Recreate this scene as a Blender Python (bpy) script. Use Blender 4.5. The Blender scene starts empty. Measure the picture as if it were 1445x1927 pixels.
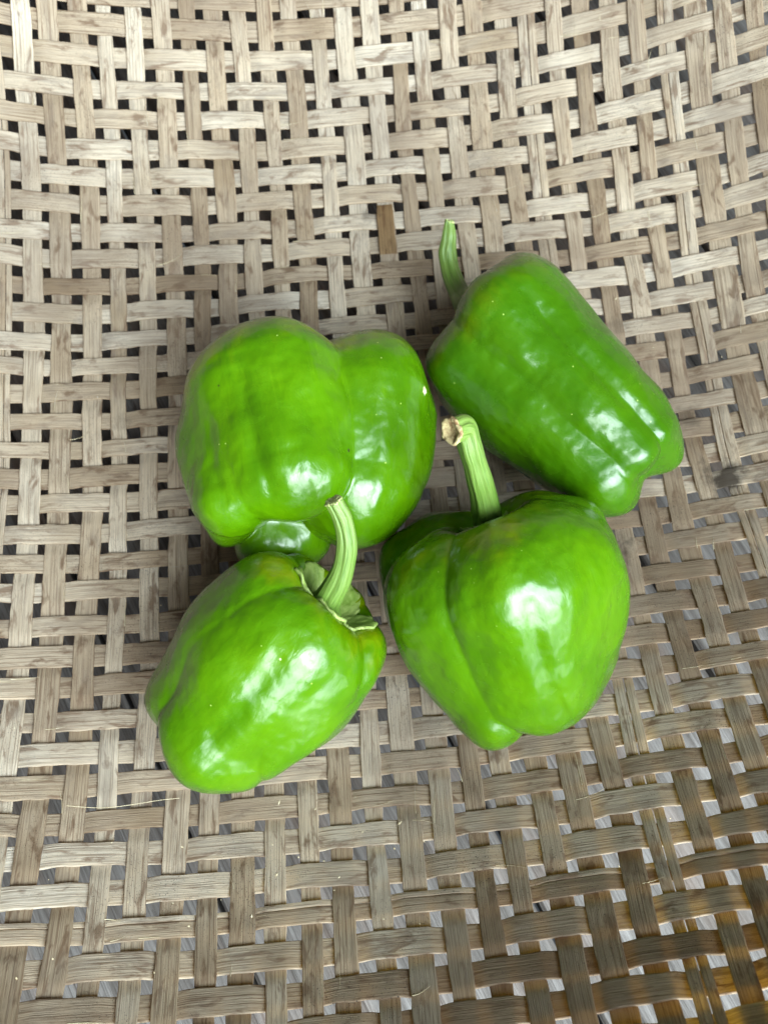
import bpy, math, random
import numpy as np
from mathutils import Vector, Matrix
random.seed(7); RNG = np.random.default_rng(7)
SC = bpy.context.scene; COL = SC.collection
MM = 0.001
# ------------------------------------------------------------------ camera
TH = math.radians(15); DIST = 310.0; FPX = 1603.0
CAM = np.array([0, -DIST*math.sin(TH), DIST*math.cos(TH)])
cd = bpy.data.cameras.new('camera'); cam = bpy.data.objects.new('camera', cd); COL.objects.link(cam)
cam.location = CAM*MM; cam.rotation_euler = (TH, 0, 0)
cd.sensor_fit = 'VERTICAL'; cd.sensor_height = 36; cd.lens = 36*FPX/1927; cd.clip_start = 0.01; cd.clip_end = 50
cd.dof.use_dof = True; cd.dof.focus_distance = 0.245; cd.dof.aperture_fstop = 17
SC.camera = cam
# ------------------------------------------------------------------ light
W = bpy.data.worlds.new('World'); SC.world = W; W.use_nodes = True
bg = W.node_tree.nodes['Background']; bg.inputs[0].default_value = (0.80, 0.90, 1.0, 1); bg.inputs[1].default_value = 0.08
def lamp(name, az, el, dist, sx, sy, power, col, spread=180):
    l = bpy.data.lights.new(name, 'AREA'); l.shape = 'RECTANGLE'; l.size = sx; l.size_y = sy; l.energy = power; l.color = col
    l.spread = math.radians(spread)
    o = bpy.data.objects.new(name, l); COL.objects.link(o)
    d = Vector((math.cos(az)*math.cos(el), math.sin(az)*math.cos(el), math.sin(el)))
    o.location = d*dist; o.rotation_euler = d.to_track_quat('Z', 'Y').to_euler()
    return o
R_ = math.radians
lamp('window_light', R_(-36), R_(47), 1.35, 0.80, 1.00, 60, (0.78, 0.92, 1.0))
lamp('window_light', R_(-74), R_(46), 1.35, 0.72, 0.80, 34, (0.84, 0.94, 1.0))
lamp('added_low_light', R_(-48), R_(13), 1.10, 0.80, 0.36, 36, (0.82, 0.93, 1.0))  # added low lamp: brightens boards beyond the rim and backlights the tray wall
SC.view_settings.view_transform = 'Standard'; SC.view_settings.look = 'None'; SC.view_settings.exposure = 0.0
# ------------------------------------------------------------------ helpers
def tag(o, label=None, cat=None, group=None, kind=None):
    if label: o['label'] = label
    if cat: o['category'] = cat
    if group: o['group'] = group
    if kind: o['kind'] = kind
    return o
def mesh_obj(name, V, Fc, mat, parent=None, smooth=True, uv=None):
    me = bpy.data.meshes.new(name)
    V = np.asarray(V, dtype=np.float32); Fc = np.asarray(Fc, dtype=np.int32)
    n = Fc.shape[1]
    me.vertices.add(len(V)); me.vertices.foreach_set('co', V.ravel())
    me.loops.add(Fc.size); me.loops.foreach_set('vertex_index', Fc.ravel())
    me.polygons.add(len(Fc)); me.polygons.foreach_set('loop_start', np.arange(len(Fc), dtype=np.int32)*n)
    me.polygons.foreach_set('loop_total', np.full(len(Fc), n, dtype=np.int32))
    me.polygons.foreach_set('use_smooth', np.full(len(Fc), smooth))
    if uv is not None:
        l = me.uv_layers.new(name='UVMap'); l.data.foreach_set('uv', np.asarray(uv, np.float32)[Fc.ravel()].ravel())
    me.update(); me.validate()
    if mat: me.materials.append(mat)
    o = bpy.data.objects.new(name, me); COL.objects.link(o); o.parent = parent
    return o
def grid_faces(nu, nv, wrap_v=True, base=0):
    i = np.arange(nu-1)[:, None]; j = np.arange(nv if wrap_v else nv-1)[None, :]
    a = i*nv+j; b = i*nv+(j+1) % nv
    return (np.stack([a, b, b+nv, a+nv], -1).reshape(-1, 4)+base)
class NT:
    def __init__(s, name):
        s.m = bpy.data.materials.new(name); s.m.use_nodes = True; s.t = s.m.node_tree
        s.t.nodes.clear(); s.out = s.t.nodes.new('ShaderNodeOutputMaterial')
    def n(s, typ, props=None, **kw):
        nd = s.t.nodes.new(typ)
        for k, v in (props or {}).items(): setattr(nd, k, v)
        for k, v in kw.items():
            key = int(k[1:]) if k[0] == '_' and k[1:].isdigit() else k.replace('__', ' ')
            i = nd.inputs[key]
            if hasattr(v, 'is_output'): s.t.links.new(v, i)
            else: i.default_value = v
        return nd
    def noise(s, vec, scale, detail=3, rough=.55, dist=0):
        return s.n('ShaderNodeTexNoise', Vector=vec, Scale=scale, Detail=detail, Roughness=rough, Distortion=dist).outputs['Fac']
    def map(s, vec, scale=(1, 1, 1), loc=(0, 0, 0)):
        return s.n('ShaderNodeMapping', Vector=vec, Scale=scale, Location=loc).outputs[0]
    def ramp(s, fac, pts):
        r = s.n('ShaderNodeValToRGB', Fac=fac); e = r.color_ramp.elements
        while len(e) < len(pts): e.new(0.5)
        for q, (p, c) in zip(e, pts):
            q.position = p; q.color = (c, c, c, 1) if not hasattr(c, '__len__') else (*c, 1)
        return r.outputs[0]
    def mix(s, fac, a, b, mode='MIX'):
        nd = s.n('ShaderNodeMix', {'data_type': 'RGBA', 'blend_type': mode})
        for idx, v in ((0, fac), (6, a), (7, b)):
            if hasattr(v, 'is_output'): s.t.links.new(v, nd.inputs[idx])
            else: nd.inputs[idx].default_value = v if idx == 0 else (*v, 1)
        return nd.outputs[2]
    def math(s, op, a, b=0.0):
        return s.n('ShaderNodeMath', {'operation': op}, _0=a, _1=b).outputs[0]
    def comb(s, x, y, z):
        return s.n('ShaderNodeCombineXYZ', X=x, Y=y, Z=z).outputs[0]
    def bump(s, h, strength, dist, normal=None):
        nd = s.n('ShaderNodeBump', Height=h, Strength=strength, Distance=dist)
        if normal is not None: s.t.links.new(normal, nd.inputs['Normal'])
        return nd.outputs[0]
    def surf(s, sh): s.t.links.new(sh, s.out.inputs[0]); return s.m
# ------------------------------------------------------------------ materials
STAINS = ((127, -45, 12, .9), (89, -72, 10, .85), (118, -20, 8, .5), (0, 70, 6, .5), (60, 150, 9, .35), (-60, 110, 10, .3), (96, 20, 6, .35), (-92, -20, 7, .3))
def mat_bamboo(name, seed, tint=(1, 1, 1)):
    g = NT(name)
    uv = g.n('ShaderNodeUVMap').outputs[0]; sp = g.n('ShaderNodeSeparateXYZ', Vector=uv)
    rnd = g.n('ShaderNodeObjectInfo').outputs['Random']
    r1 = g.math('MULTIPLY', rnd, 731.0+seed)
    oc = g.n('ShaderNodeTexCoord').outputs['Object']
    u, v = sp.outputs[0], sp.outputs[1]           # millimetres along / across
    fib = g.comb(g.math('MULTIPLY', u, 0.035), g.math('MULTIPLY', v, 2.6), r1)
    fibf = g.comb(g.math('MULTIPLY', u, 0.09), g.math('MULTIPLY', v, 7.0), r1)
    blo = g.comb(g.math('MULTIPLY', u, 0.10), g.math('MULTIPLY', v, 0.30), r1)
    iso = g.comb(u, v, r1)
    n_f = g.noise(fib, 1.0, 4, .6, .3); n_ff = g.noise(fibf, 1.0, 3, .6)
    n_b = g.noise(blo, 1.0, 4, .6, .5)
    n_l = g.noise(oc, 14.0, 3, .55); n_s = g.noise(iso, 2.6, 2, .6); n_m = g.noise(g.comb(g.math('MULTIPLY', u, 0.055), g.math('MULTIPLY', v, 0.22), r1), 1.0, 4, .65, .6)
    # per-strip tone and tone drifting along each strip
    drift = g.noise(g.comb(g.math('MULTIPLY', u, 0.02), g.math('MULTIPLY', rnd, 50.0), r1), 1.0, 2)
    base = g.ramp(drift, [(.30, (.44, .345, .235)), (.44, (.58, .485, .365)), (.58, (.66, .575, .455)), (.72, (.74, .675, .57))])
    base = g.mix(g.ramp(n_f, [(.37, .75), (.52, 0)]), base, (.25, .175, .115))
    base = g.mix(g.ramp(n_ff, [(.56, 0), (.75, .55)]), base, (.66, .60, .49))
    base = g.mix(g.ramp(n_ff, [(.30, .75), (.43, 0)]), base, (.16, .11, .075))
    base = g.mix(g.ramp(n_b, [(.54, 0), (.66, .85)]), base, (.23, .15, .095))
    base = g.mix(g.ramp(n_m, [(.50, 0), (.72, .6)]), base, (.30, .25, .205))
    base = g.mix(g.ramp(n_l, [(.46, 0), (.64, .55)]), base, (.27, .20, .145))
    mask = g.ramp(g.noise(oc, 32.0, 2), [(.42, 0), (.62, 1)])
    spk = g.math('MULTIPLY', g.ramp(n_s, [(.63, 0), (.68, 1)]), mask)
    base = g.mix(spk, base, (.03, .024, .018))
    tone = g.ramp(g.math('FRACT', g.math('MULTIPLY', rnd, 17.0)), [(0, (.72, .65, .57)), (.35, (.92, .87, .80)), (.7, (1.0, .985, .95)), (1, (1.04, 1.05, 1.05))])
    base = g.mix(1.0, base, tone, 'MULTIPLY')
    for (x, y, rr, st_) in STAINS:
        d = g.n('ShaderNodeVectorMath', {'operation': 'DISTANCE'}, _0=oc, _1=(x*MM, y*MM, max(0, 172*(1-math.cos(max(math.hypot(x, y)-86, 0)/172)))*MM)).outputs['Value']
        d = g.math('ADD', g.math('DIVIDE', d, rr*MM), g.math('MULTIPLY', g.math('SUBTRACT', g.noise(oc, 130.0, 5, .7), .5), 2.2))
        base = g.mix(g.ramp(d, [(.25, st_), (.75, 0)]), base, (.06, .042, .028))
    if tint != (1, 1, 1): base = g.mix(1.0, base, tint, 'MULTIPLY')
    hh = g.math('ADD', g.math('MULTIPLY', n_f, 1.0), g.math('MULTIPLY', n_ff, 0.5))
    hh = g.math('ADD', hh, g.math('MULTIPLY', n_m, .8))
    bp = g.bump(hh, 0.9, 0.00035)
    p = g.n('ShaderNodeBsdfPrincipled', Base__Color=base, Roughness=.62, Normal=bp)
    p.inputs['Specular IOR Level'].default_value = .35
    tr = g.n('ShaderNodeBsdfTranslucent', Color=g.mix(1.0, base, (1.0, .80, .15), 'MULTIPLY'), Normal=bp)
    ms = g.n('ShaderNodeMixShader', Fac=.50)
    g.t.links.new(p.outputs[0], ms.inputs[1]); g.t.links.new(tr.outputs[0], ms.inputs[2])
    return g.surf(ms.outputs[0])
def mat_wood():
    g = NT('weathered_wood')
    oc = g.n('ShaderNodeTexCoord').outputs['Object']; rnd = g.n('ShaderNodeObjectInfo').outputs['Random']
    off = g.comb(g.math('MULTIPLY', rnd, 9.0), g.math('MULTIPLY', rnd, 5.0), 0.0)
    co = g.n('ShaderNodeVectorMath', {'operation': 'ADD'}, _0=oc, _1=off).outputs[0]
    a = g.noise(g.map(co, (5, 170, 40)), 1.0, 6, .65, .6); b = g.noise(g.map(co, (22, 900, 200)), 1.0, 4, .6)
    c = g.noise(g.map(co, (9, 60, 9)), 1.0, 3)
    base = g.ramp(a, [(.28, (.010, .008, .006)), (.40, (.045, .037, .030)), (.52, (.088, .078, .070)), (.70, (.155, .144, .134))])
    base = g.mix(g.ramp(b, [(.35, .8), (.5, 0)]), base, (.045, .036, .03))
    base = g.mix(g.ramp(c, [(.5, 0), (.7, .5)]), base, (.12, .075, .05))
    bp = g.bump(g.math('ADD', a, g.math('MULTIPLY', b, .4)), 1.0, .0025)
    p = g.n('ShaderNodeBsdfPrincipled', Base__Color=base, Roughness=.7, Normal=bp)
    return g.surf(p.outputs[0])
def mat_skin(name, seed, dark=0.0, spots=()):
    g = NT(name)
    oc = g.n('ShaderNodeTexCoord').outputs['Object']
    co = g.n('ShaderNodeVectorMath', {'operation': 'ADD'}, _0=oc, _1=(seed*.37, seed*.21, seed*.11)).outputs[0]
    sp = g.n('ShaderNodeSeparateXYZ', Vector=oc); z = sp.outputs[2]
    streak = g.noise(g.map(co, (95, 95, 16)), 1.0, 4, .6, .4)
    fine = g.noise(g.map(co, (420, 420, 40)), 1.0, 3, .6)
    big = g.noise(co, 38.0, 3, .5, .6)
    shoulder = g.ramp(g.math('ADD', g.math('MULTIPLY', z, 22.0), g.math('MULTIPLY', big, .8)), [(.86, 0), (1.04, .8)])
    base = g.ramp(big, [(.24, (.036, .110, .0003)), (.48, (.050, .138, .0003)), (.76, (.070, .168, .0004))])
    base = g.mix(g.ramp(streak, [(.32, .30), (.52, 0)]), base, (.020, .082, .0004))
    base = g.mix(g.ramp(streak, [(.55, 0), (.78, .28)]), base, (.090, .200, .001))
    base = g.mix(g.ramp(fine, [(.60, 0), (.80, .15)]), base, (.15, .30, .004))
    ysel = g.math('MULTIPLY', shoulder, g.ramp(streak, [(.38, .1), (.62, .8)]))
    base = g.mix(ysel, base, (.140, .155, .001))
    if dark: base = g.mix(dark, base, (.012, .062, .001))
    dots = g.n('ShaderNodeTexVoronoi', {'feature': 'F1'}, Vector=co, Scale=190.0, Randomness=1.0)
    dk = g.math('MULTIPLY', g.ramp(dots.outputs['Distance'], [(.035, 1), (.055, 0)]), g.ramp(g.noise(co, 60.0, 1), [(.5, 0), (.55, 1)]))
    base = g.mix(g.math('MULTIPLY', dk, .6), base, (.42, .52, .12))
    scr = g.noise(g.map(co, (900, 60, 200)), 1.0, 2, .5, 2.5)
    for (x, y, zz, r, c) in spots:
        d = g.n('ShaderNodeVectorMath', {'operation': 'DISTANCE'}, _0=oc, _1=(x*MM, y*MM, zz*MM)).outputs['Value']
        d = g.math('ADD', d, g.math('MULTIPLY', g.math('SUBTRACT', g.noise(oc, 900.0, 3), .5), r*MM*1.4))
        base = g.mix(g.ramp(g.math('DIVIDE', d, r*MM*2), [(.42, 1), (.55, 0)]), base, c)
    w1 = g.noise(co, 85.0, 2, .5); w2 = g.noise(g.map(co, (420, 420, 200)), 1.0, 3, .6, .5)
    w3 = g.noise(co, 2600.0, 2, .5)
    n1 = g.bump(w1, .60, .0030)
    n2 = g.bump(w2, .20, .0008, n1)
    n3 = g.bump(w3, .05, .0003, n2)
    rough = g.ramp(g.noise(co, 130.0, 3), [(.3, .20), (.7, .30)])
    p = g.n('ShaderNodeBsdfPrincipled', Base__Color=base, Roughness=rough, Normal=n3)
    p.inputs['IOR'].default_value = 1.44
    p.inputs['Subsurface Weight'].default_value = .10; p.inputs['Subsurface Radius'].default_value = (.5, 1.0, .1); p.inputs['Subsurface Scale'].default_value = .004
    p.inputs['Coat Weight'].default_value = .15; p.inputs['Coat Roughness'].default_value = .15
    return g.surf(p.outputs[0])
def mat_stem():
    g = NT('stem_flesh')
    uv = g.n('ShaderNodeUVMap').outputs[0]; sp = g.n('ShaderNodeSeparateXYZ', Vector=uv)   # u along 0..1, v around 0..1
    oc = g.n('ShaderNodeTexCoord').outputs['Object']
    l = g.noise(g.comb(g.math('MULTIPLY', sp.outputs[0], 4.5), g.math('MULTIPLY', sp.outputs[1], 22.0), 0.0), 1.0, 4, .6)
    b = g.noise(oc, 140.0, 3)
    base = g.ramp(sp.outputs[0], [(0.0, (.05, .11, .006)), (.18, (.07, .135, .013)), (.5, (.10, .17, .026)), (1.0, (.12, .19, .032))])
    base = g.mix(g.ramp(l, [(.36, .7), (.50, 0)]), base, (.05, .11, .01))
    base = g.mix(g.ramp(l, [(.56, 0), (.74, .4)]), base, (.20, .275, .085))
    base = g.mix(g.ramp(b, [(.62, 0), (.72, .5)]), base, (.09, .15, .03))
    bp = g.bump(l, .6, .0009)
    p = g.n('ShaderNodeBsdfPrincipled', Base__Color=base, Roughness=.45, Normal=bp)
    p.inputs['Subsurface Weight'].default_value = .15; p.inputs['Subsurface Radius'].default_value = (.5, 1.0, .2); p.inputs['Subsurface Scale'].default_value = .003
    return g.surf(p.outputs[0])
def mat_simple(name, c1, c2, scale, rough=.6, bumpd=.0004):
    g = NT(name); oc = g.n('ShaderNodeTexCoord').outputs['Object']
    n = g.noise(oc, scale, 4, .65, .5)
    base = g.ramp(n, [(.35, c1), (.65, c2)])
    p = g.n('ShaderNodeBsdfPrincipled', Base__Color=base, Roughness=rough, Normal=g.bump(n, .8, bumpd))
    return g.surf(p.outputs[0])
PALE_ = 0
M_BAM = mat_bamboo('bamboo_strip', 3); M_WOOD = mat_wood(); M_STEM = mat_stem()
M_CAL = mat_simple('calyx_flesh', (.11, .18, .02), (.27, .34, .09), 160, .5)
M_DRY = mat_simple('dry_edge', (.11, .16, .03), (.22, .26, .08), 400, .7)
M_CUT = mat_simple('stem_cut', (.16, .085, .03), (.50, .42, .20), 420, .8, .001)
M_GCUT = mat_simple('green_cut', (.30, .36, .10), (.45, .50, .2), 420, .7, .001)
M_STRAW = mat_simple('straw', (.38, .29, .15), (.60, .52, .34), 300, .6)
# ------------------------------------------------------------------ boards
ZB = -16.0
floor = bpy.data.objects.new('ground', None); COL.objects.link(floor); floor.location = (0, 0, ZB*MM)
tag(floor, 'weathered grey wooden boards seen through the holes of the tray', kind='structure')
BA = math.radians(-62); bw = 96.0
for i in range(-7, 8):
    ww = bw*.5-0.9; L = 800.0; t = 18.0; ch = 1.2
    prof = [(-ww, -t), (-ww, -ch), (-ww+ch, 0), (ww-ch, 0), (ww, -ch), (ww, -t)]
    V = [(sx*L, y, z) for sx in (-1, 1) for (y, z) in prof]
    me = bpy.data.meshes.new('board')
    F = [[j, j+6, (j+1) % 6+6, (j+1) % 6] for j in range(6)]+[list(range(6)), list(range(11, 5, -1))]
    me.from_pydata([tuple(c*MM for c in v) for v in V], [], F); me.update(); me.materials.append(M_WOOD)
    b = bpy.data.objects.new('board', me); COL.objects.link(b); b.parent = floor
    b.rotation_euler = (RNG.normal()*.002, 0, BA); n = np.array([-math.sin(BA), math.cos(BA)])*(i*bw+31)
    b.location = (n[0]*MM, n[1]*MM, RNG.uniform(-1.5, 0)*MM)
# ------------------------------------------------------------------ tray
PITCH = 10.6; PV = 11.05; ROT = math.radians(4.5); TC = np.array([-5., 55.]); R0 = 86.; RC = 172.; RMAX = 264.; AMP = .50; THK = .80
ZT = -(AMP+THK/2)
def dish(U, V, H):
    """material coordinates (mm, around the tray centre) and height off the sheet -> world mm"""
    x = U*math.cos(ROT)-V*math.sin(ROT); y = U*math.sin(ROT)+V*math.cos(ROT)
    r = np.hypot(x, y); cx = x/np.maximum(r, 1e-6); cy = y/np.maximum(r, 1e-6)
    R0_ = R0-30*np.clip(cy, 0, 1)**2+16*np.clip(cx*math.cos(-2.1)+cy*math.sin(-2.1), 0, 1)**2-26*np.clip(cx*math.cos(-.95)+cy*math.sin(-.95), 0, 1)**6
    s = np.maximum(r-R0_, 0)/RC
    rho = np.where(r > R0_, R0_+RC*np.sin(s), r)-H*np.sin(s)
    z = RC*(1-np.cos(s))+H*np.cos(s)
    z = z+.7*np.sin(x*.031+1)*np.cos(y*.027)*np.clip((r-70)/60, 0, 1)
    return np.stack([TC[0]+rho*cx, TC[1]+rho*cy, z+ZT], -1)
PHASE = 0
def weave(w, idx, vert):
    """height of a strip's middle at coordinate w (in pitches) along it"""
    r = np.floor(w).astype(int); f = w-r
    def s(rr):
        q = (rr-idx+PHASE) % 4 if vert else (idx-rr+PHASE) % 4
        over = (q == 0) | (q == 1)
        return np.where(over if vert else ~over, 1., -1.)
    t = np.clip((f-.22)/.56, 0, 1); t = t*t*(3-2*t)
    return AMP*(s(r)*(1-t)+s(r+1)*t)
tray = bpy.data.objects.new('woven_tray', None); COL.objects.link(tray); tray.location = (TC[0]*MM, TC[1]*MM, 0)
tag(tray, 'round shallow tray woven of flat weathered bamboo strips, peppers lying in it', 'woven tray')
def smoothn(n, x, amp, wl, rng):
    out = np.zeros_like(x)
    for i in range(n): out += amp*np.sin(x*2*math.pi/(wl*rng.uniform(.6, 1.8))+rng.uniform(0, 6.3))/math.sqrt(n)
    return out
def strip(idx, vert, c0, width, wofs=0.0, split=None, span=None, mat=None, raise_=0.0):
    half = math.sqrt(max(RMAX**2-(idx*(PITCH if vert else PV))**2, 0)); cp = PV if vert else PITCH
    if half < 12: return
    n = int(2*half/cp*9)
    a = np.linspace(-half, half, n)
    if span: n = 40; a = np.linspace(span[0], span[1], n)
    rng = np.random.default_rng(1000+idx*2+(5000 if vert else 0)+(17 if split else 0))
    ctr = c0+smoothn(3, a, .32, 90, np.random.default_rng(50+idx+(900 if vert else 0)))
    # strips drift out of line near the rim
    wd = width*(1+smoothn(3, a, .05, 60, rng))/2
    h0 = weave(a/cp, idx, vert)
    tw = smoothn(2, a, .035, 50, rng)
    prof = [(-1, -.35), (-1, .34), (-.955, .46), (-.88, .50), (0, .51), (.88, .50), (.955, .46), (1, .34), (1, -.35), (.93, -.5), (-.93, -.5)]
    if split: lo, hi = split
    V = []; UVc = []
    edge = smoothn(4, a, .09, 9, rng), smoothn(4, a, .09, 9, rng)
    for (px, pz) in prof:
        off = px*wd+(edge[0] if px < 0 else edge[1])*abs(px)
        if split: off = wd*((lo+hi)/2+px*(hi-lo)/2)
        hgt = h0+pz*THK+off*tw*.5+raise_
        if vert: P = dish(ctr+off, a, hgt)
        else: P = dish(a, ctr+off, hgt)
        V.append(P); UVc.append(np.stack([a, off], -1))
    V = np.stack(V, 1).reshape(-1, 3); UVc = np.stack(UVc, 1).reshape(-1, 2)
    m = len(prof); F = grid_faces(n, m, True)
    if vert: F = F[:, ::-1]
    V = (V-np.array([TC[0], TC[1], 0]))*MM
    o = mesh_obj('strip', V, F, mat or M_BAM, tray, True, UVc)
    return o
NS = int(RMAX/PITCH)
rs = np.random.default_rng(11)
split_v = {7: .1, 12: -.15, 16: .2, -4: None, -13: .3}
split_h = {-17: .45, -12: None, 14: .3}
for vert in (True, False):
    for k in range(-NS, NS+1):
        c0 = k*(PITCH if vert else PV)+rs.normal()*.45; w = (rs.uniform(5.9, 7.2) if rs.random() > .1 else rs.uniform(7.3, 8.3))+(0 if vert else .40)
        sp_ = (split_v if vert else split_h).get(k)
        if sp_ is not None:
            strip(k, vert, c0, w, split=(-1, sp_-.04)); strip(k, vert, c0, w, split=(sp_+.04, 1))
        else: strip(k, vert, c0, w)
sp = strip(1, True, 1*PITCH+.3, 6.6, span=(50, 72), mat=mat_bamboo('tan_bamboo', 90, (.66, .54, .38)), raise_=.55)
sp['label'] = 'short tan splice piece with a frayed dark end'
# rim hoop: two flat hoops gripping the strip ends
def hoop(rarc, dh, name, ww=7.5, tt=2.2):
    n = 160; ph = np.linspace(0, 2*math.pi, n, endpoint=False)
    prof = [(-.5, -.5), (-.5, .5), (-.3, .62), (.3, .62), (.5, .5), (.5, -.5)]
    V = []
    for (p, q) in prof:
        rr = rarc+p*ww*2
        x, y = rr*np.cos(ph-ROT), rr*np.sin(ph-ROT)
        V.append(dish(x, y, np.full(n, dh+q*tt)))
    V = np.stack(V, 1); m = len(prof)
    i = np.arange(n)[:, None]; j = np.arange(m)[None]
    F = np.stack([i*m+j, ((i+1) % n)*m+j, ((i+1) % n)*m+(j+1) % m, i*m+(j+1) % m], -1).reshape(-1, 4)
    uv = np.stack([np.repeat(ph*rarc, m), np.tile(np.arange(m)*3., n)], -1)
    mesh_obj(name, (V.reshape(-1, 3)-np.array([TC[0], TC[1], 0]))*MM, F, M_BAM, tray, True, uv)
hoop(RMAX-3, 2.3, 'rim_hoop', 5); hoop(RMAX-3, -2.3, 'rim_hoop', 5)

# loose slivers peeling off the strips
rf = np.random.default_rng(77); Vs = []; Fs = []; nb = 0
for q in range(150):
    x0, y0 = rf.uniform(-150, 150), rf.uniform(-215, 150)
    vert = rf.random() < .5
    if vert: x0 = round(x0/PITCH)*PITCH+rf.choice([-1, 1])*rf.uniform(2.2, 3.3)
    else: y0 = round(y0/PV)*PV+rf.choice([-1, 1])*rf.uniform(2.4, 3.6)
    L = rf.uniform(3, 11); w_ = rf.uniform(.06, .16); bend = rf.normal()*.12; lift = rf.uniform(.1, 1.0)
    for i in range(8):
        f = i/7; al = f*L; ac = bend*al*f*1.6; hh_ = .92+lift*f*f; ww_ = w_*(1-.8*f)
        for (s, dz) in ((-1, 0), (1, 0), (0, .09)):
            u_, v_ = (x0+ac+s*ww_, y0+al) if vert else (x0+al, y0+ac+s*ww_)
            Vs.append(dish(np.array([u_]), np.array([v_]), np.array([hh_+dz]))[0])
    for i in range(7):
        for j in range(3): a_ = nb+i*3+j; b_ = nb+i*3+(j+1) % 3; Fs.append([a_, b_, b_+3, a_+3])
    nb += 24
sl = mesh_obj('slivers', (np.array(Vs)-np.array([TC[0], TC[1], 0]))*MM, Fs, M_STRAW, tray, True); sl['kind'] = 'stuff'

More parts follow.
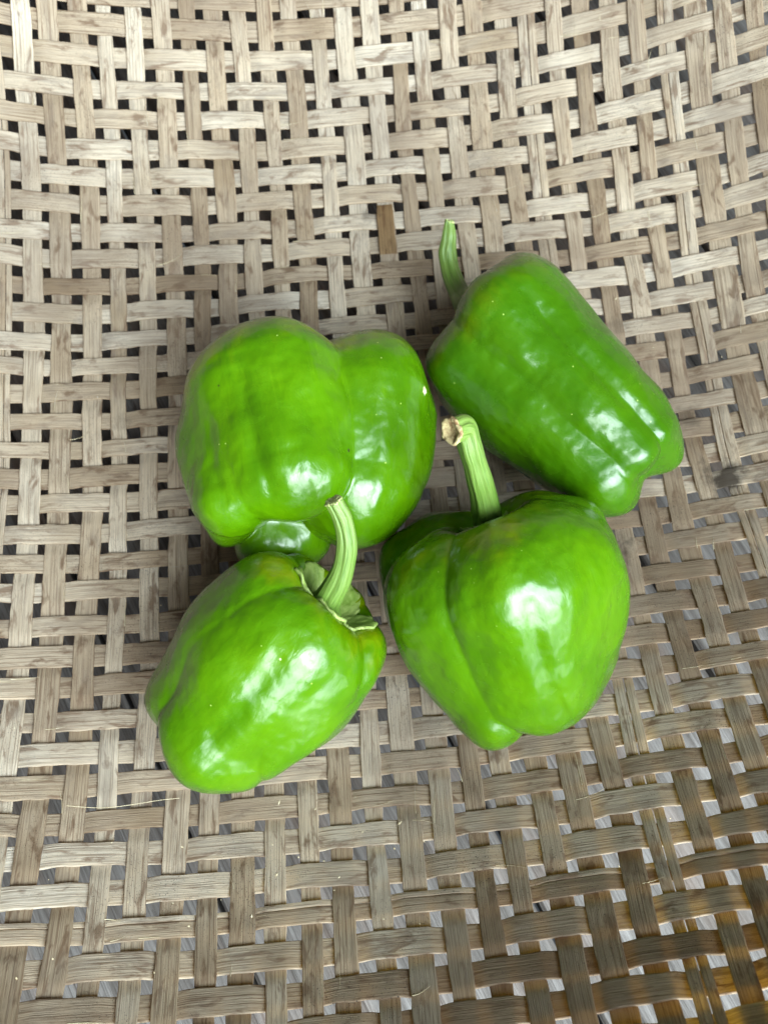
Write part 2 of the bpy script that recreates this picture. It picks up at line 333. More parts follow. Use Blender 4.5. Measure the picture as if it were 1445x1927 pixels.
FIT = {
    'p1': ([-35.717, -58.155, 31.521, 0.779, 0.3, 0.386, 26.222, 19.814, 7.0, 12.717, 15.44, 37.152, 0.067, 8.84, 11.9, 18.029, 14.833, 13.425, -24.684, 1.323, -1.504, 13.394, 9.429, 16.944, 16.36, 13.998, -22.265, 1.035, 3.162, 11.213, 13.653, 14.764, 11.935, 20.204, -22.746, 1.351, 1.853, 13.713, 7.169, 15.603, 19.616, 17.48, -12.854, 1.37],
        [[-0.106, -0.67, 0.734, 0.303], [-0.135, -0.604, 0.785, 0.231], [-0.421, -0.395, 0.817, 1.238], [-0.411, -0.34, 0.846, 0.629], [-0.432, -0.274, 0.859, -0.282], [-0.408, -0.224, 0.885, -1.193], [-0.433, -0.171, 0.885, -0.95], [-0.434, -0.083, 0.897, -0.072], [-0.437, 0.069, 0.897, -0.246], [-0.421, 0.137, 0.897, -0.729], [-0.415, 0.211, 0.885, 0.044], [-0.377, 0.274, 0.885, 1.895], [-0.249, 0.393, 0.885, 0.381], [-0.18, 0.454, 0.872, -1.526], [-0.127, 0.495, 0.859, -0.881], [-0.067, 0.529, 0.846, 0.826], [-0.072, 0.573, 0.817, 0.13], [-0.054, 0.575, 0.817, 0.58], [-0.038, 0.597, 0.801, 0.562], [-0.041, 0.658, 0.752, -0.396], [0.022, 0.697, 0.716, 0.021], [0.115, 0.725, 0.679, 0.102], [0.123, 0.776, 0.619, -0.461], [0.181, 0.811, 0.556, -0.693], [0.27, 0.83, 0.489, 0.705], [0.259, 0.892, 0.371, 0.603], [0.27, 0.931, 0.246, -0.169], [0.335, 0.931, 0.143, 0.235], [0.339, 0.941, 0.013, 0.502], [0.395, 0.914, -0.092, -0.311], [0.407, 0.864, -0.297, 0.387], [0.412, 0.809, -0.419, 0.216], [0.431, 0.728, -0.534, -1.615], [0.462, 0.635, -0.619, 0.203], [0.457, 0.552, -0.698, 1.319], [0.436, 0.495, -0.752, -0.126], [0.438, 0.438, -0.785, -0.878], [0.461, 0.381, -0.801, -0.468], [0.477, 0.324, -0.817, -0.037], [0.487, 0.268, -0.831, 0.143], [0.463, 0.218, -0.859, -0.086], [0.46, 0.166, -0.872, 0.004], [0.454, 0.102, -0.885, 0.182], [0.464, 0.044, -0.885, 0.236], [0.442, 0.014, -0.897, 0.214], [0.441, -0.028, -0.897, 0.108], [0.454, -0.102, -0.885, -0.041], [0.46, -0.166, -0.872, 0.076], [0.428, -0.235, -0.872, 0.181], [0.423, -0.287, -0.859, -0.008], [0.411, -0.34, -0.846, -0.414], [0.15, -0.416, -0.897, -1.258], [0.158, -0.438, -0.885, -0.633], [0.144, -0.443, -0.885, -0.39], [0.143, -0.491, -0.859, 0.969], [0.083, -0.527, -0.846, 1.415], [0.054, -0.575, -0.817, 0.676], [0.039, -0.618, -0.785, -0.412], [0.043, -0.677, -0.734, -1.012], [-0.022, -0.716, -0.698, -0.649], [-0.025, -0.785, -0.619, 0.879], [0.027, -0.859, -0.511, 0.041], [-0.0, -0.908, -0.419, -0.174], [-0.0, -0.975, -0.221, 0.447], [-0.062, -0.991, -0.118, -0.114], [-0.031, -0.999, 0.039, -0.046], [-0.031, -0.985, 0.169, 0.162], [-0.03, -0.955, 0.297, 0.323], [-0.058, -0.917, 0.395, 0.11], [-0.082, -0.869, 0.489, -0.215], [-0.078, -0.828, 0.556, -0.368], [-0.048, -0.767, 0.639, -0.236], [-0.069, -0.731, 0.679, -0.01], [-0.09, -0.711, 0.698, 0.122]]),
    'p2': ([39.809, -37.454, 35.465, 1.919, 0.391, 0.159, 27.0, 29.751, 7.0, 13.744, 16.0, 37.118, 0.21, 12.474, 3.0, 22.556, 20.364, 6.112, -22.879, 1.485, -1.678, 18.711, 16.553, 21.223, 15.778, 6.0, -28.251, 1.218, 3.611, 26.544, 6.633, 19.41, 20.727, 11.135, -15.592, 1.108, 1.759, 20.895, 9.384, 17.726, 17.968, 9.776, -17.618, 1.175],
        [[-0.635, -0.462, 0.619, -1.3], [-0.622, -0.423, 0.659, -2.245], [-0.643, -0.354, 0.679, -0.698], [-0.657, -0.284, 0.698, 1.18], [-0.639, -0.23, 0.734, 1.052], [-0.662, -0.148, 0.734, -0.214], [-0.676, -0.064, 0.734, -1.24], [-0.639, -0.02, 0.769, -0.45], [-0.556, 0.0, 0.831, 1.29], [-0.268, 0.487, 0.831, 0.67], [-0.196, 0.543, 0.817, -0.227], [-0.223, 0.62, 0.752, 0.638], [-0.148, 0.662, 0.734, 0.666], [-0.112, 0.707, 0.698, 0.13], [-0.094, 0.746, 0.659, -0.679], [-0.024, 0.768, 0.639, -0.993], [0.0, 0.817, 0.577, -0.362], [0.027, 0.845, 0.534, 0.443], [0.081, 0.856, 0.511, 0.529], [0.081, 0.856, 0.511, 0.529], [0.109, 0.866, 0.489, 0.254], [0.14, 0.886, 0.442, -0.212], [0.172, 0.903, 0.395, -0.368], [0.399, 0.849, 0.346, 0.212], [0.407, 0.864, 0.297, -0.063], [0.415, 0.883, 0.221, -0.601], [0.477, 0.867, 0.143, -0.786], [0.508, 0.859, 0.065, -0.176], [0.536, 0.844, -0.013, 0.537], [0.506, 0.855, -0.118, 0.749], [0.443, 0.869, -0.221, 0.292], [0.46, 0.837, -0.297, 0.308], [0.391, 0.831, -0.395, 0.414], [0.402, 0.789, -0.466, 0.574], [0.334, 0.711, -0.619, 0.552], [0.174, 0.676, -0.716, -0.015], [0.235, 0.595, -0.769, -0.467], [0.278, 0.506, -0.817, -0.544], [0.287, 0.423, -0.859, -0.49], [0.292, 0.332, -0.897, -0.279], [0.287, 0.305, -0.908, -0.147], [0.306, 0.208, -0.929, 0.22], [0.299, 0.118, -0.947, -0.049], [0.294, 0.037, -0.955, -0.603], [0.268, -0.042, -0.962, -0.42], [0.276, -0.109, -0.955, 0.383], [0.271, -0.172, -0.947, 1.0], [0.26, -0.229, -0.938, 0.77], [0.179, -0.325, -0.929, -1.545], [0.154, -0.389, -0.908, -0.771], [0.13, -0.447, -0.885, 0.579], [0.096, -0.502, -0.859, 1.047], [0.096, -0.502, -0.859, 1.047], [0.067, -0.529, -0.846, 0.61], [0.054, -0.575, -0.817, -0.308], [0.019, -0.619, -0.785, -1.268], [-0.041, -0.658, -0.752, -1.188], [-0.109, -0.689, -0.716, -0.241], [-0.072, -0.765, -0.639, 0.695], [-0.128, -0.807, -0.577, 0.515], [-0.136, -0.862, -0.489, 0.143], [-0.119, -0.939, -0.321, 0.601], [-0.122, -0.968, -0.221, 0.294], [-0.093, -0.989, -0.118, 0.526], [-0.156, -0.987, -0.039, 0.317], [-0.156, -0.986, 0.065, -0.178], [-0.124, -0.978, 0.169, -0.553], [-0.152, -0.957, 0.246, -0.849], [-0.207, -0.924, 0.321, -0.084], [-0.585, -0.755, 0.297, 1.116], [-0.592, -0.716, 0.371, -1.28], [-0.642, -0.642, 0.419, -1.692], [-0.645, -0.606, 0.466, -0.083], [-0.626, -0.588, 0.511, 1.775], [-0.624, -0.55, 0.556, 2.062], [-0.629, -0.521, 0.577, 1.085], [-0.633, -0.491, 0.598, -0.18]]),
    'p3': ([-30.731, 9.143, 36.54, 1.798, -0.056, 0.155, 23.704, 17.991, 7.0, 13.603, 12.845, 31.131, -0.131, 13.423, 17.477, 19.874, 14.701, 20.745, -13.184, 1.227, -1.322, 13.923, 23.046, 19.983, 11.922, 15.281, -15.486, 1.313, 3.576, 10.697, 12.966, 11.979, 11.404, 29.939, -24.6, 1.5, 1.694, 25.911, 19.163, 26.956, 20.474, 13.308, -13.958, 1.077],
        [[0.521, -0.116, 0.846, -0.603], [0.531, -0.05, 0.846, -0.328], [0.556, 0.0, 0.831, 0.252], [0.575, 0.054, 0.817, 0.546], [0.542, 0.121, 0.831, 0.114], [0.549, 0.178, 0.817, -0.353], [0.576, 0.228, 0.785, -0.385], [0.57, 0.29, 0.769, -0.045], [0.54, 0.343, 0.769, 0.169], [0.262, 0.514, 0.817, -2.05], [0.22, 0.556, 0.801, -0.595], [0.254, 0.587, 0.769, 0.182], [0.223, 0.62, 0.752, 1.048], [0.236, 0.657, 0.716, 1.083], [0.27, 0.683, 0.679, 0.373], [0.283, 0.715, 0.639, -0.172], [0.266, 0.739, 0.619, -0.111], [0.252, 0.777, 0.577, 0.168], [0.261, 0.804, 0.534, 0.476], [0.24, 0.825, 0.511, 0.661], [0.247, 0.85, 0.466, 0.503], [0.196, 0.875, 0.442, 0.222], [0.2, 0.897, 0.395, -0.363], [0.176, 0.922, 0.346, -0.627], [0.177, 0.93, 0.321, -0.748], [0.151, 0.951, 0.271, -0.568], [0.092, 0.971, 0.221, -0.276], [0.093, 0.985, 0.143, -0.889], [0.0, 0.996, 0.092, -0.443], [-0.063, 0.997, 0.039, 0.412], [-0.031, 0.997, -0.065, 0.884], [0.0, 0.986, -0.169, 0.841], [0.0, 0.947, -0.321, 0.949], [0.0, 0.919, -0.395, 0.799], [0.055, 0.871, -0.489, 0.156], [-0.053, 0.844, -0.534, -0.086], [-0.025, 0.785, -0.619, -0.114], [-0.071, 0.749, -0.659, -0.176], [-0.112, 0.707, -0.698, -0.343], [-0.109, 0.689, -0.716, -0.323], [-0.124, 0.648, -0.752, -0.28], [-0.154, 0.6, -0.785, -0.208], [-0.196, 0.543, -0.817, -0.196], [-0.212, 0.49, -0.846, -0.159], [-0.222, 0.435, -0.872, -0.153], [-0.281, -0.552, -0.785, -0.589], [-0.281, -0.597, -0.752, 1.651], [-0.045, -0.715, -0.698, 2.592], [0.024, -0.751, -0.659, -0.264], [-0.025, -0.801, -0.598, -0.357], [0.026, -0.831, -0.556, -0.956], [0.027, -0.845, -0.534, -0.886], [0.082, -0.869, -0.489, -0.6], [0.142, -0.897, -0.419, 0.039], [0.147, -0.927, -0.346, 0.431], [0.121, -0.962, -0.246, 0.497], [0.124, -0.982, -0.143, 0.285], [0.063, -0.998, -0.013, 0.535], [0.062, -0.991, 0.118, 0.643], [0.059, -0.945, 0.321, 0.728], [-0.0, -0.897, 0.442, 0.16], [-0.0, -0.859, 0.511, -0.23], [0.104, -0.825, 0.556, -0.345], [0.178, -0.797, 0.577, -0.467], [0.199, -0.776, 0.598, -0.493], [0.219, -0.754, 0.619, -0.412], [0.255, -0.707, 0.659, 0.162], [0.333, -0.654, 0.679, 1.082], [0.416, -0.536, 0.734, 0.564], [0.451, -0.481, 0.752, -0.376], [0.464, -0.409, 0.785, -0.461], [0.473, -0.367, 0.801, -0.04], [0.477, -0.324, 0.817, 0.38], [0.514, -0.262, 0.817, 0.6], [0.523, -0.188, 0.831, -0.035]]),
    'p4': ([53.629, 40.223, 28.057, 2.296, 0.0, -0.29, 20.128, 33.255, 8.65, 14.61, 6.0, 40.0, 0.191, 17.811, 12.624, 10.429, 8.0, 23.544, -43.011, 1.123, -1.451, 16.1, 9.803, 15.673, 13.727, 18.774, -39.595, 1.3, 3.803, 12.967, 13.985, 15.051, 13.342, 13.453, -23.955, 1.262, 1.651, 12.324, 11.859, 17.53, 11.6, 21.815, -41.834, 1.415],
        [[0.447, -0.13, 0.885, 0.48], [0.511, -0.016, 0.859, -0.595], [0.502, 0.096, 0.859, 0.12], [0.507, 0.165, 0.846, 0.439], [0.377, 0.274, 0.885, 0.155], [0.346, 0.346, 0.872, -0.525], [0.287, 0.423, 0.859, -0.543], [0.268, 0.487, 0.831, -0.011], [0.268, 0.487, 0.831, -0.011], [0.278, 0.506, 0.817, 0.055], [0.22, 0.556, 0.801, 0.895], [0.299, 0.587, 0.752, 0.221], [0.21, 0.646, 0.734, 0.397], [0.27, 0.683, 0.679, -0.431], [0.238, 0.731, 0.639, -0.678], [0.15, 0.787, 0.598, -0.219], [0.158, 0.831, 0.534, 0.625], [0.25, 0.861, 0.442, 0.54], [0.203, 0.906, 0.371, -0.191], [0.27, 0.931, 0.246, -0.015], [0.185, 0.972, 0.143, 0.685], [0.218, 0.975, 0.039, 0.04], [0.218, 0.974, -0.065, -0.374], [0.214, 0.957, -0.195, 0.477], [0.174, 0.912, -0.371, -0.326], [0.166, 0.869, -0.466, -0.352], [0.13, 0.821, -0.556, 1.018], [0.12, 0.759, -0.639, 0.032], [0.134, 0.704, -0.698, -1.88], [0.085, 0.673, -0.734, -1.064], [0.08, 0.634, -0.769, 0.282], [0.075, 0.594, -0.801, 1.967], [0.07, 0.551, -0.831, 2.531], [0.064, 0.507, -0.859, 1.171], [0.058, 0.462, -0.885, -1.456], [0.049, 0.392, -0.919, -4.097], [0.023, 0.37, -0.929, -2.086], [0.02, 0.321, -0.947, -1.012], [0.009, 0.296, -0.955, 0.444], [0.009, 0.296, -0.955, 0.444], [0.009, 0.271, -0.962, 0.924], [-0.015, 0.246, -0.969, 2.428], [-0.062, 0.212, -0.975, 3.283], [-0.037, 0.165, -0.986, 0.319], [-0.053, 0.133, -0.99, -1.106], [-0.003, 0.091, -0.996, -3.103], [0.194, 0.024, -0.981, -2.535], [0.065, -0.065, -0.996, -0.242], [0.053, -0.105, -0.993, 1.128], [0.031, -0.14, -0.99, 1.924], [0.06, -0.186, -0.981, 1.328], [0.007, -0.221, -0.975, 0.699], [-0.0, -0.246, -0.969, -0.4], [-0.0, -0.246, -0.969, -0.4], [-0.0, -0.297, -0.955, -2.961], [-0.063, -0.998, 0.013, 0.643], [-0.028, -0.896, 0.442, 0.62], [0.077, -0.813, 0.577, -2.6], [0.138, -0.721, 0.679, 0.276], [0.139, -0.624, 0.769, 0.712], [0.154, -0.6, 0.785, 0.452], [0.188, -0.523, 0.831, -0.206], [0.242, -0.475, 0.846, -0.34], [0.249, -0.421, 0.872, -0.1], [0.297, -0.359, 0.885, -0.131], [0.296, -0.296, 0.908, 0.112]]),
}
# ------------------------------------------------------------------ peppers: lobes blended round a core, hollowed at the stem
def smin(a, b, k):
    h = np.clip(.5+.5*(b-a)/k, 0, 1); return b*(1-h)+a*h-k*h*(1-h)
def field(P, S):
    f = None; ds = []
    for az, ct, cb, rt, rb, zt, zb, w in S['L']:
        e = np.array([math.cos(az), math.sin(az), 0]); tg = np.array([-e[1], e[0], 0])
        a = e*ct+np.array([0, 0, zt]); ba = e*cb+np.array([0, 0, zb])-a; pa = P-a
        h = np.clip(pa@ba/(ba@ba), 0, 1); q = pa-h[:, None]*ba; t = q@tg
        qq = q+np.outer(t/w-t, tg)
        d = np.sqrt((qq**2).sum(1))-(rt*(1-h)+rb*h)
        ds.append(d); f = d if f is None else smin(f, d, S['k'])
    ds = np.stack(ds); od = np.argsort(ds, 0)[:2]; sd = np.sort(ds, 0)
    rho = np.hypot(P[:, 0], P[:, 1])
    f = f+S['g'][od[0], od[1]]*np.clip(rho/9, .25, 1)*np.exp(-(sd[1]-sd[0])/S['gw'])      # the crease between neighbouring lobes
    cr, chh = S['core']; q = P/np.array([cr, cr, chh])
    f = smin(f, (np.sqrt((q**2).sum(1))-1)*cr, S['k']*1.5)
    rc, dc, zt = S['cav']; q = (P-np.array([0, 0, zt]))/np.array([rc, rc, dc])
    return -smin(-f, (np.sqrt((q**2).sum(1))-1)*min(rc, dc), 6.)
def surf(S, d, it=22):
    lo = np.full(len(d), 3.); hi = np.full(len(d), 75.)
    for _ in range(it):
        m = (lo+hi)/2; ins = field(d*m[:, None], S) < 0
        lo = np.where(ins, m, lo); hi = np.where(ins, hi, m)
    return (lo+hi)/2
def frame(ang):
    az, el, ro = ang
    a = np.array([math.cos(el)*math.cos(az), math.cos(el)*math.sin(az), math.sin(el)])
    x = np.array([0, 0, 1.])-a*a[2]; x /= np.linalg.norm(x); y = np.cross(a, x)
    c, s = math.cos(ro), math.sin(ro)
    return np.stack([c*x+s*y, -s*x+c*y, a])
FW = np.array([0, math.sin(TH), -math.cos(TH)]); UPV = np.array([0, math.cos(TH), math.sin(TH)])
def unproj(px, py, z):
    d = FW*FPX+np.array([px-722.5, 0, 0])-UPV*(py-963.5)
    return CAM+d*((z-CAM[2])/d[2])
GR = {'p4': {(0, 1): 1.2, (0, 2): 1.2, (0, 3): 1.2, (1, 2): 1.2, (1, 3): 1.2, (2, 3): 1.2}, 'p2': {(0, 1): 4.2}, 'p3': {(0, 1): .6, (0, 3): 1.9}}
KC = {'p1': .974, 'p2': .988}
def build_pepper(key, label, spots=(), dark=0.0, seed=1, creases=()):
    v = np.array(FIT[key][0]); WC = np.array(FIT[key][1]); S = dict(pos=v[0:3], ang=v[3:6], core=v[6:8], k=v[8], gw={'p4': 5.5, 'p2': 5.0}.get(key, 4.4), K=KC.get(key, 1.0), cav=v[9:12], L=v[12:].reshape(-1, 8))
    S['pos'] = CAM+(S['pos']-CAM)*S['K']
    g = np.full((4, 4), 2.5)
    for (i, j), q in GR.get(key, {}).items(): g[i, j] = g[j, i] = q
    S['g'] = g
    R = frame(S['ang'])
    root = bpy.data.objects.new('bell_pepper', None); COL.objects.link(root)
    M = Matrix.Identity(4)
    for i in range(3):
        for j in range(3): M[j][i] = R[i][j]*S['K']
        M[i][3] = S['pos'][i]*MM
    root.matrix_world = M; root.empty_display_size = .02
    tag(root, label, 'bell pepper', 'green bell peppers lying in the woven tray')
    nl, no = 170, 260
    t = np.linspace(0.004, math.pi-.004, nl); p = np.arange(no)/no*2*math.pi
    Tg, Pg = np.meshgrid(t, p, indexing='ij')
    d = np.stack([np.sin(Tg)*np.cos(Pg), np.sin(Tg)*np.sin(Pg), np.cos(Tg)], -1).reshape(-1, 3)
    r = surf(S, d)+(np.exp(-((d[:, None]-WC[None, :, :3])**2).sum(-1)/.22**2)*WC[:, 3]).sum(1)
    rng = np.random.default_rng(seed)
    az = Pg.ravel(); zz = d[:, 2]; st = np.sin(Tg.ravel())
    disp = np.zeros(len(d))
    for i in range(14):                              # broad unevenness of the wall
        kx = rng.normal(size=3)*3.2; disp += .20*np.sin(d@kx+rng.uniform(0, 6.3))
    for i in range(9):                               # ribs running from stem to blossom end
        kz = rng.integers(5, 15); disp += .085*st**2*np.sin(kz*az+rng.uniform(0, 6.3)+1.2*np.sin(2*zz+i))*np.exp(-((zz-rng.uniform(-.6, .6))/.6)**2)
    for i in range(26):                              # small dents and bumps
        c = rng.normal(size=3); c /= np.linalg.norm(c); q = ((d-c)**2).sum(1); wdt = rng.uniform(.08, .2)
        disp += rng.uniform(-.45, .3)*np.exp(-q/wdt**2)
    cr_m = np.zeros(len(d))
    for (pts, depth, wid) in creases:                # thin pressed-in lines, given as picture points on the near side
        W_ = (d*r[:, None]*S['K'])@R+S['pos']; q = W_-CAM; zc = q@FW
        ux = 722.5+FPX*q[:, 0]/zc; uy = 963.5-FPX*(q@UPV)/zc
        front = ((W_-S['pos'])@(CAM-S['pos'])) > 0
        dm = np.full(len(d), 1e9)
        for (x0, y0), (x1, y1) in zip(pts[:-1], pts[1:]):
            L2 = (x1-x0)**2+(y1-y0)**2; h = np.clip(((ux-x0)*(x1-x0)+(uy-y0)*(y1-y0))/L2, 0, 1)
            dm = np.minimum(dm, np.hypot(ux-x0-h*(x1-x0), uy-y0-h*(y1-y0)))
        disp += np.where(front, depth*np.exp(-(dm/wid)**2), 0)
    r = r+disp*np.clip((1.02-zz)*6, 0, 1)
    V = d*r[:, None]
    if spots and not hasattr(spots[0][0], '__len__'):
        W_ = (V*S['K'])@R+S['pos']; q = W_-CAM; zc = q@FW; ux = 722.5+FPX*q[:, 0]/zc; uy = 963.5-FPX*(q@UPV)/zc
        out = []
        for (sx, sy, rad, col) in spots:
            dist = np.hypot(ux-sx, uy-sy)+np.where(zc > np.median(zc), 1000, 0)
            out.append((*V[dist.argmin()], rad, col))
        spots = out
    F = grid_faces(nl, no)
    V2 = np.concatenate([V, [[0, 0, V[:no, 2].mean()]], [[0, 0, V[-no:, 2].mean()]]])
    me = bpy.data.meshes.new('body')
    i = np.arange(no); capt = [(int(len(V)), int(a), int((a+1) % no)) for a in i]
    b0 = (nl-1)*no; capb = [(int(len(V))+1, int(b0+(a+1) % no), int(b0+a)) for a in i]
    me.from_pydata((V2*MM).tolist(), [], F.tolist()+capt+capb); me.update()
    me.polygons.foreach_set('use_smooth', [True]*len(me.polygons))
    me.materials.append(mat_skin('pepper_skin_'+key, seed, dark, spots))
    o = bpy.data.objects.new('body', me); COL.objects.link(o); o.parent = root
    return root, S, R
def to_local(P, S, R): return ((np.asarray(P)-S['pos'])@R.T)/S['K']
def bez(pts, n):
    """Catmull-Rom through the points"""
    P = np.asarray(pts, float); P = np.concatenate([[2*P[0]-P[1]], P, [2*P[-1]-P[-2]]])
    out = []; m = len(P)-3
    for k in np.linspace(0, m-1e-6, n):
        i = int(k); f = k-i; a, b, c, e = P[i:i+4]
        out.append(.5*((2*b)+(-a+c)*f+(2*a-5*b+4*c-e)*f*f+(-a+3*b-3*c+e)*f**3))
    return np.array(out)
def stem(root, S, R, world_pts, radii, seed=0, cutmat=None, ragged=0.0):
    L = to_local(world_pts, S, R); n = 60; C = bez(L, n); rad = bez(np.array(radii, float)[:, None], n)[:, 0]
    T = np.gradient(C, axis=0); T /= np.linalg.norm(T, axis=1)[:, None]
    m = 44; ang = np.arange(m)/m*2*math.pi; rng = np.random.default_rng(seed)
    x = np.cross(T[0], [0.3, 1, .2]); x /= np.linalg.norm(x); V = []; U = []
    ph = rng.uniform(0, 6.3)
    for i in range(n):
        x = x-T[i]*(x@T[i]); x /= np.linalg.norm(x); y = np.cross(T[i], x)
        rib = 1+.075*np.cos(5*ang+ph+i*.012)+.035*np.cos(11*ang+ph*2)+.018*np.sin(17*ang+i*.1)
        rr = rad[i]*rib*(1+.02*math.sin(i*.55+ph))
        c = C[i]
        V.append(c+np.outer(rr*np.cos(ang), x)+np.outer(rr*np.sin(ang), y)); U.append(np.stack([np.full(m, i/(n-1)), ang/6.2832], -1))
    if ragged:
        V[-1] = V[-1]+np.outer(rng.uniform(-1, 1, m)*ragged, T[-1])
    V = np.array(V); rim = V[-1].copy()
    o = mesh_obj('stem', V.reshape(-1, 3)*MM, grid_faces(n, m), M_STEM, root, True, np.array(U).reshape(-1, 2))
    # cut end: corky rolled rim with a sunken middle
    ctr = rim.mean(0); rings = []
    for s, h in (((1.0, .0), (1.02, .15), (.95, .4), (.8, .5), (.6, .42), (.4, .5), (.2, .45), (.04, .45)) if cutmat else ((.97, -.5), (1.07, -.1), (1.07, .35), (.93, .62), (.74, .35), (.55, -.5), (.3, -.9), (.04, -1.0))):
        q = ctr+(rim-ctr)*s+T[-1]*h
        q = q+rng.normal(size=q.shape)*.11*(s > .3); rings.append(q)
    c = mesh_obj('cut_end', np.array(rings).reshape(-1, 3)*MM, grid_faces(len(rings), m), cutmat or M_CUT, o, True)
    return o
def calyx(root, S, R, rad, seed, lobes=5, lift=2.2, mat=None, depth=.38, base_r=4.0):
    rng = np.random.default_rng(seed); m = 120; ang = np.arange(m)/m*2*math.pi
    off = np.cumsum(rng.uniform(.75, 1.25, lobes)); off = off/off[-1]*2*math.pi
    R_o = np.full(m, 0.)
    tip = np.zeros(m)
    for k in range(lobes):
        dd = np.abs((ang-off[k]+math.pi) % (2*math.pi)-math.pi); tip = np.maximum(tip, rng.uniform(.7, 1)*np.clip(1-dd/(math.pi/lobes*1.15), 0, 1)**1.3)
    R_o = rad*((1-depth)+depth*tip)+rng.normal(size=m)*.12
    nr = 14; rings = []; top = []
    # sample the cavity surface at a given distance from the axis
    pol = np.linspace(.01, 1.05, 120)
    for i in range(nr):
        f = i/(nr-1); rr = base_r*.6+(R_o-base_r*.6)*f
        P = np.zeros((m, 3))
        for j in range(m):
            P[j] = 0
        rings.append(rr)
    RR = np.array(rings)
    PA, PO = np.meshgrid(ang, pol, indexing='ij')
    d = np.stack([np.sin(PO)*np.cos(PA), np.sin(PO)*np.sin(PA), np.cos(PO)], -1).reshape(-1, 3)
    r = surf(S, d, 16).reshape(m, -1); rho = r*np.sin(PO); zz = r*np.cos(PO)
    Vt = np.zeros((nr, m, 3))
    for j in range(m):
        rj = np.maximum.accumulate(rho[j]); z = np.interp(RR[:, j], rj, zz[j]); f = np.linspace(0, 1, nr)
        curl = lift*f**3*(.55+.45*math.sin(ang[j]*3+seed))*(.4+tip[j])
        z = z+.7+curl+(.3*np.sin(ang[j]*9+f*5)+.28*np.sin(ang[j]*17+f*11+seed)+.2*np.sin(ang[j]*29-f*17))*f
        q = RR[:, j]-curl*.25
        Vt[:, j] = np.stack([q*math.cos(ang[j]), q*math.sin(ang[j]), z], -1)
    dn = np.gradient(Vt, axis=0); da = np.roll(Vt, -1, 1)-np.roll(Vt, 1, 1); N = np.cross(dn, da); N /= np.linalg.norm(N, axis=2)[..., None]+1e-9
    Vb = Vt-N*.9
    V = np.concatenate([Vt, Vb[::-1]], 0)
    o = mesh_obj('calyx', V.reshape(-1, 3)*MM, grid_faces(2*nr, m), mat or M_CAL, root, True)
    # pale dried margin
    E = []
    for k in range(6):
        a = k/6*2*math.pi; E.append(Vt[-1]+N[-1]*(-.35+.3*math.sin(a))+(Vt[-1]-Vt[-2])/np.linalg.norm(Vt[-1]-Vt[-2], axis=1)[:, None]*.12*math.cos(a))
    E = np.array(E).transpose(1, 0, 2)
    i = np.arange(m)[:, None]; j = np.arange(6)[None]
    F = np.stack([i*6+j, ((i+1) % m)*6+j, ((i+1) % m)*6+(j+1) % 6, i*6+(j+1) % 6], -1).reshape(-1, 4)
    mesh_obj('dry_margin', E.reshape(-1, 3)*MM, F, M_DRY, o, True)
    return o
PALE = (.55, .50, .30); BLACK = (.02, .015, .01)
# front left
root, S, R = build_pepper('p1', 'lower left green pepper with a curved stem rising from a calyx with dried edges', seed=3,
    creases=(([(520, 1240), (470, 1320), (400, 1390)], -.45, 20.0), ([(610, 1290), (540, 1370), (450, 1430)], -.5, 18.0)),
    spots=((527, 1238, .3, PALE), (700, 1420, .3, PALE)))
cb = S['pos']+np.array([0, 0, S['cav'][2]-S['cav'][1]])@R*S['K']
z0 = cb[2]
print('p1 cav', cb)
stem(root, S, R, [cb-R[2]*3, cb+R[2]*1.5, unproj(612, 1136, z0+7), unproj(640, 1085, z0+15), unproj(652, 1030, z0+22), unproj(645, 978, z0+28), unproj(628, 943, z0+32)], [8.6, 6.6, 4.5, 3.4, 2.9, 2.6, 2.5], 5, ragged=.2, cutmat=M_GCUT)
calyx(root, S, R, 17.0, 4, 5, .7, depth=.36)
# front right
root, S, R = build_pepper('p2', 'broad heart shaped green pepper with a thick ridged stem cut to a corky end', seed=5,
    creases=(([(1000, 1140), (1012, 1220), (1030, 1290), (1062, 1340)], -.7, 17.0), ([(1040, 1150), (1052, 1230), (1078, 1290)], .35, 20.0), ([(1120, 1120), (1100, 1200), (1105, 1260)], -.55, 18.0), ([(900, 1060), (890, 1150), (905, 1240)], -.5, 22.0), ([(760, 1100), (790, 1190), (820, 1260)], -.4, 22.0)))
cb = S['pos']+np.array([0, 0, S['cav'][2]-S['cav'][1]])@R*S['K']; z0 = cb[2]; print('p2 cav', cb)
stem(root, S, R, [cb-R[2]*3, cb+R[2]*1.5, unproj(911, 935, z0+10), unproj(899, 890, z0+18), unproj(885, 842, z0+26), unproj(873, 806, z0+31), unproj(850, 811, z0+33.5)], [5.6, 4.7, 4.0, 3.5, 3.3, 3.5, 3.7], 9)
calyx(root, S, R, 9.5, 9, 6, .6)
# back left
root, S, R = build_pepper('p3', 'stemless looking green pepper at the upper left, its lobed blossom end turned towards the viewer', seed=8,
    spots=((657, 846, .5, BLACK), (800, 735, 1.3, PALE), (411, 724, .25, BLACK), (345, 828, .25, BLACK)),
    creases=(([(455, 700), (468, 780), (486, 860), (512, 930)], -.6, 13.0), ([(395, 800), (400, 880), (425, 940)], -.5, 12.0), ([(545, 850), (560, 900), (575, 940)], -.4, 15.0), ([(715, 800), (722, 870), (700, 950)], .45, 16.0), ([(745, 780), (750, 870), (730, 950)], -.4, 14.0)))
cb = S['pos']+np.array([0, 0, S['cav'][2]-S['cav'][1]])@R*S['K']; print('p3 cav', cb)
a = R[2]
stem(root, S, R, [cb-a*3, cb+a*3, cb+a*9+np.array([-2, 0, -1.]), cb+a*14+np.array([-6, 0, -3.]), cb+a*17+np.array([-11, 0, -3.])], [5.2, 4.2, 3.4, 3.0, 2.9], 12)
calyx(root, S, R, 9.5, 12, 5, .8)
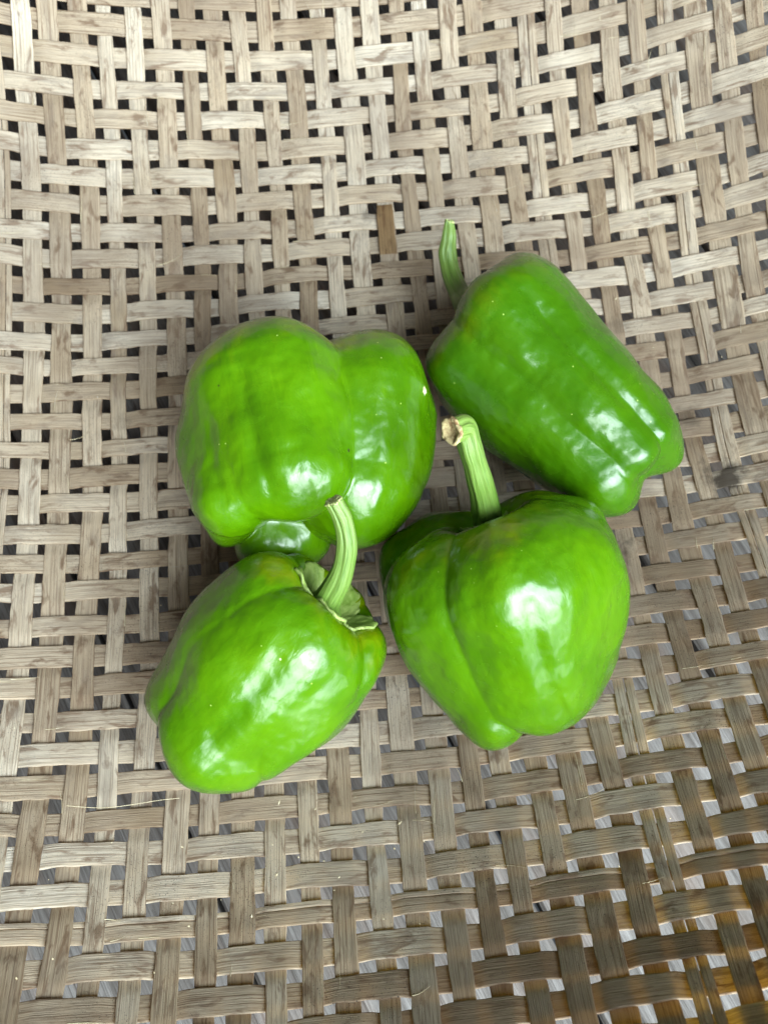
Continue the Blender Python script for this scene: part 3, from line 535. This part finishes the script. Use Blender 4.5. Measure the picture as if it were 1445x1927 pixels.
# back right
root, S, R = build_pepper('p4', 'glossy tapered green pepper at the upper right with a thin curved stem behind it', seed=11, dark=.5,
    creases=(([(960, 690), (997, 723), (1036, 766), (1087, 814), (1135, 853), (1174, 885), (1200, 900)], -1.3, 20.0),
             ([(900, 800), (960, 850), (1040, 900), (1120, 935)], .4, 26.0),
             ([(975, 530), (1024, 585), (1068, 636), (1115, 688), (1154, 731), (1190, 774), (1233, 818), (1262, 846)], -.75, 13.0),
             ([(985, 520), (1036, 573), (1082, 625), (1130, 676), (1170, 716), (1208, 758), (1250, 806)], .4, 16.0)))
cb = S['pos']+np.array([0, 0, S['cav'][2]-S['cav'][1]])@R*S['K']; z0 = cb[2]; print('p4 cav', cb)
stem(root, S, R, [cb-R[2]*3, cb+R[2]*3, unproj(868, 560, z0-4), unproj(849, 518, z0-6), unproj(841, 478, z0-4), unproj(844, 447, z0), unproj(845, 418, z0+3)], [5.0, 4.4, 3.9, 3.4, 3.2, 2.6, 1.7], 15, ragged=.8, cutmat=M_GCUT)
calyx(root, S, R, 9.0, 15, 5, .6)
# ------------------------------------------------------------------ bits lying on the weave
def dish_at(px, py, h):
    P = unproj(px, py, 0.)
    for _ in range(6):
        r = math.hypot(P[0]-TC[0], P[1]-TC[1]); s = max(r-R0, 0)
        z = 0 if s == 0 else RC*(1-math.cos(math.asin(min(s/RC, .95)))); P = unproj(px, py, z+h)
    return P
def fibre(pts, label, rad=.075, h=1.1):
    C = bez([dish_at(x, y, h) for x, y in pts], 40); n, m = len(C), 5
    T = np.gradient(C, axis=0); T /= np.linalg.norm(T, axis=1)[:, None]; x = np.cross(T, [0, 0, 1]); x /= np.linalg.norm(x, axis=1)[:, None]; y = np.cross(T, x)
    V = np.stack([C+rad*(math.cos(a)*x+math.sin(a)*y) for a in np.arange(m)/m*6.2832], 1); o0 = C[0]
    o = mesh_obj('dried_fibre', (V.reshape(-1, 3)-o0)*MM, grid_faces(n, m), M_STRAW, None, True); o.location = o0*MM
    tag(o, label, 'fibre'); return o
fibre([(125, 1516), (160, 1519), (200, 1520), (250, 1514), (300, 1506), (338, 1502)], 'long thin pale fibre lying across the weave left of the front pepper', h=1.6)
fibre([(985, 1484), (990, 1500), (1000, 1512), (1003, 1524)], 'short curled pale fibre at the front of the tray below the heart shaped pepper')
rc = np.random.default_rng(21); Vc = []; Fc = []; nb = 0
for (cx, cy, sx, sy, n) in ((700, 1620, 260, 120, 30), (1150, 1620, 200, 160, 10), (250, 1700, 220, 150, 10), (720, 963, 720, 960, 20)):
    for _ in range(n):
        px, py = cx+rc.uniform(-1, 1)*sx, cy+rc.uniform(-1, 1)*sy
        c = dish_at(px, py, 1.05); s = rc.uniform(.1, .33); e = rc.uniform(1, 3.2); a = rc.uniform(0, 3.14)
        ax = np.array([math.cos(a), math.sin(a), 0]); ay = np.array([-ax[1], ax[0], 0])
        for k in range(6):
            q = [ax*e, ay, -ax*e, -ay, np.array([0, 0, .8]), np.array([0, 0, -.8])][k]; Vc.append(c+q*s*rc.uniform(.6, 1.1))
        for f in ((0, 1, 4), (1, 2, 4), (2, 3, 4), (3, 0, 4), (1, 0, 5), (2, 1, 5), (3, 2, 5), (0, 3, 5)): Fc.append([nb+t for t in f])
        nb += 6
cr = mesh_obj('crumbs', np.array(Vc)*MM, Fc, M_STRAW, None, False)
tag(cr, 'tiny straw coloured crumbs and chaff scattered over the woven strips', 'crumbs', kind='stuff')
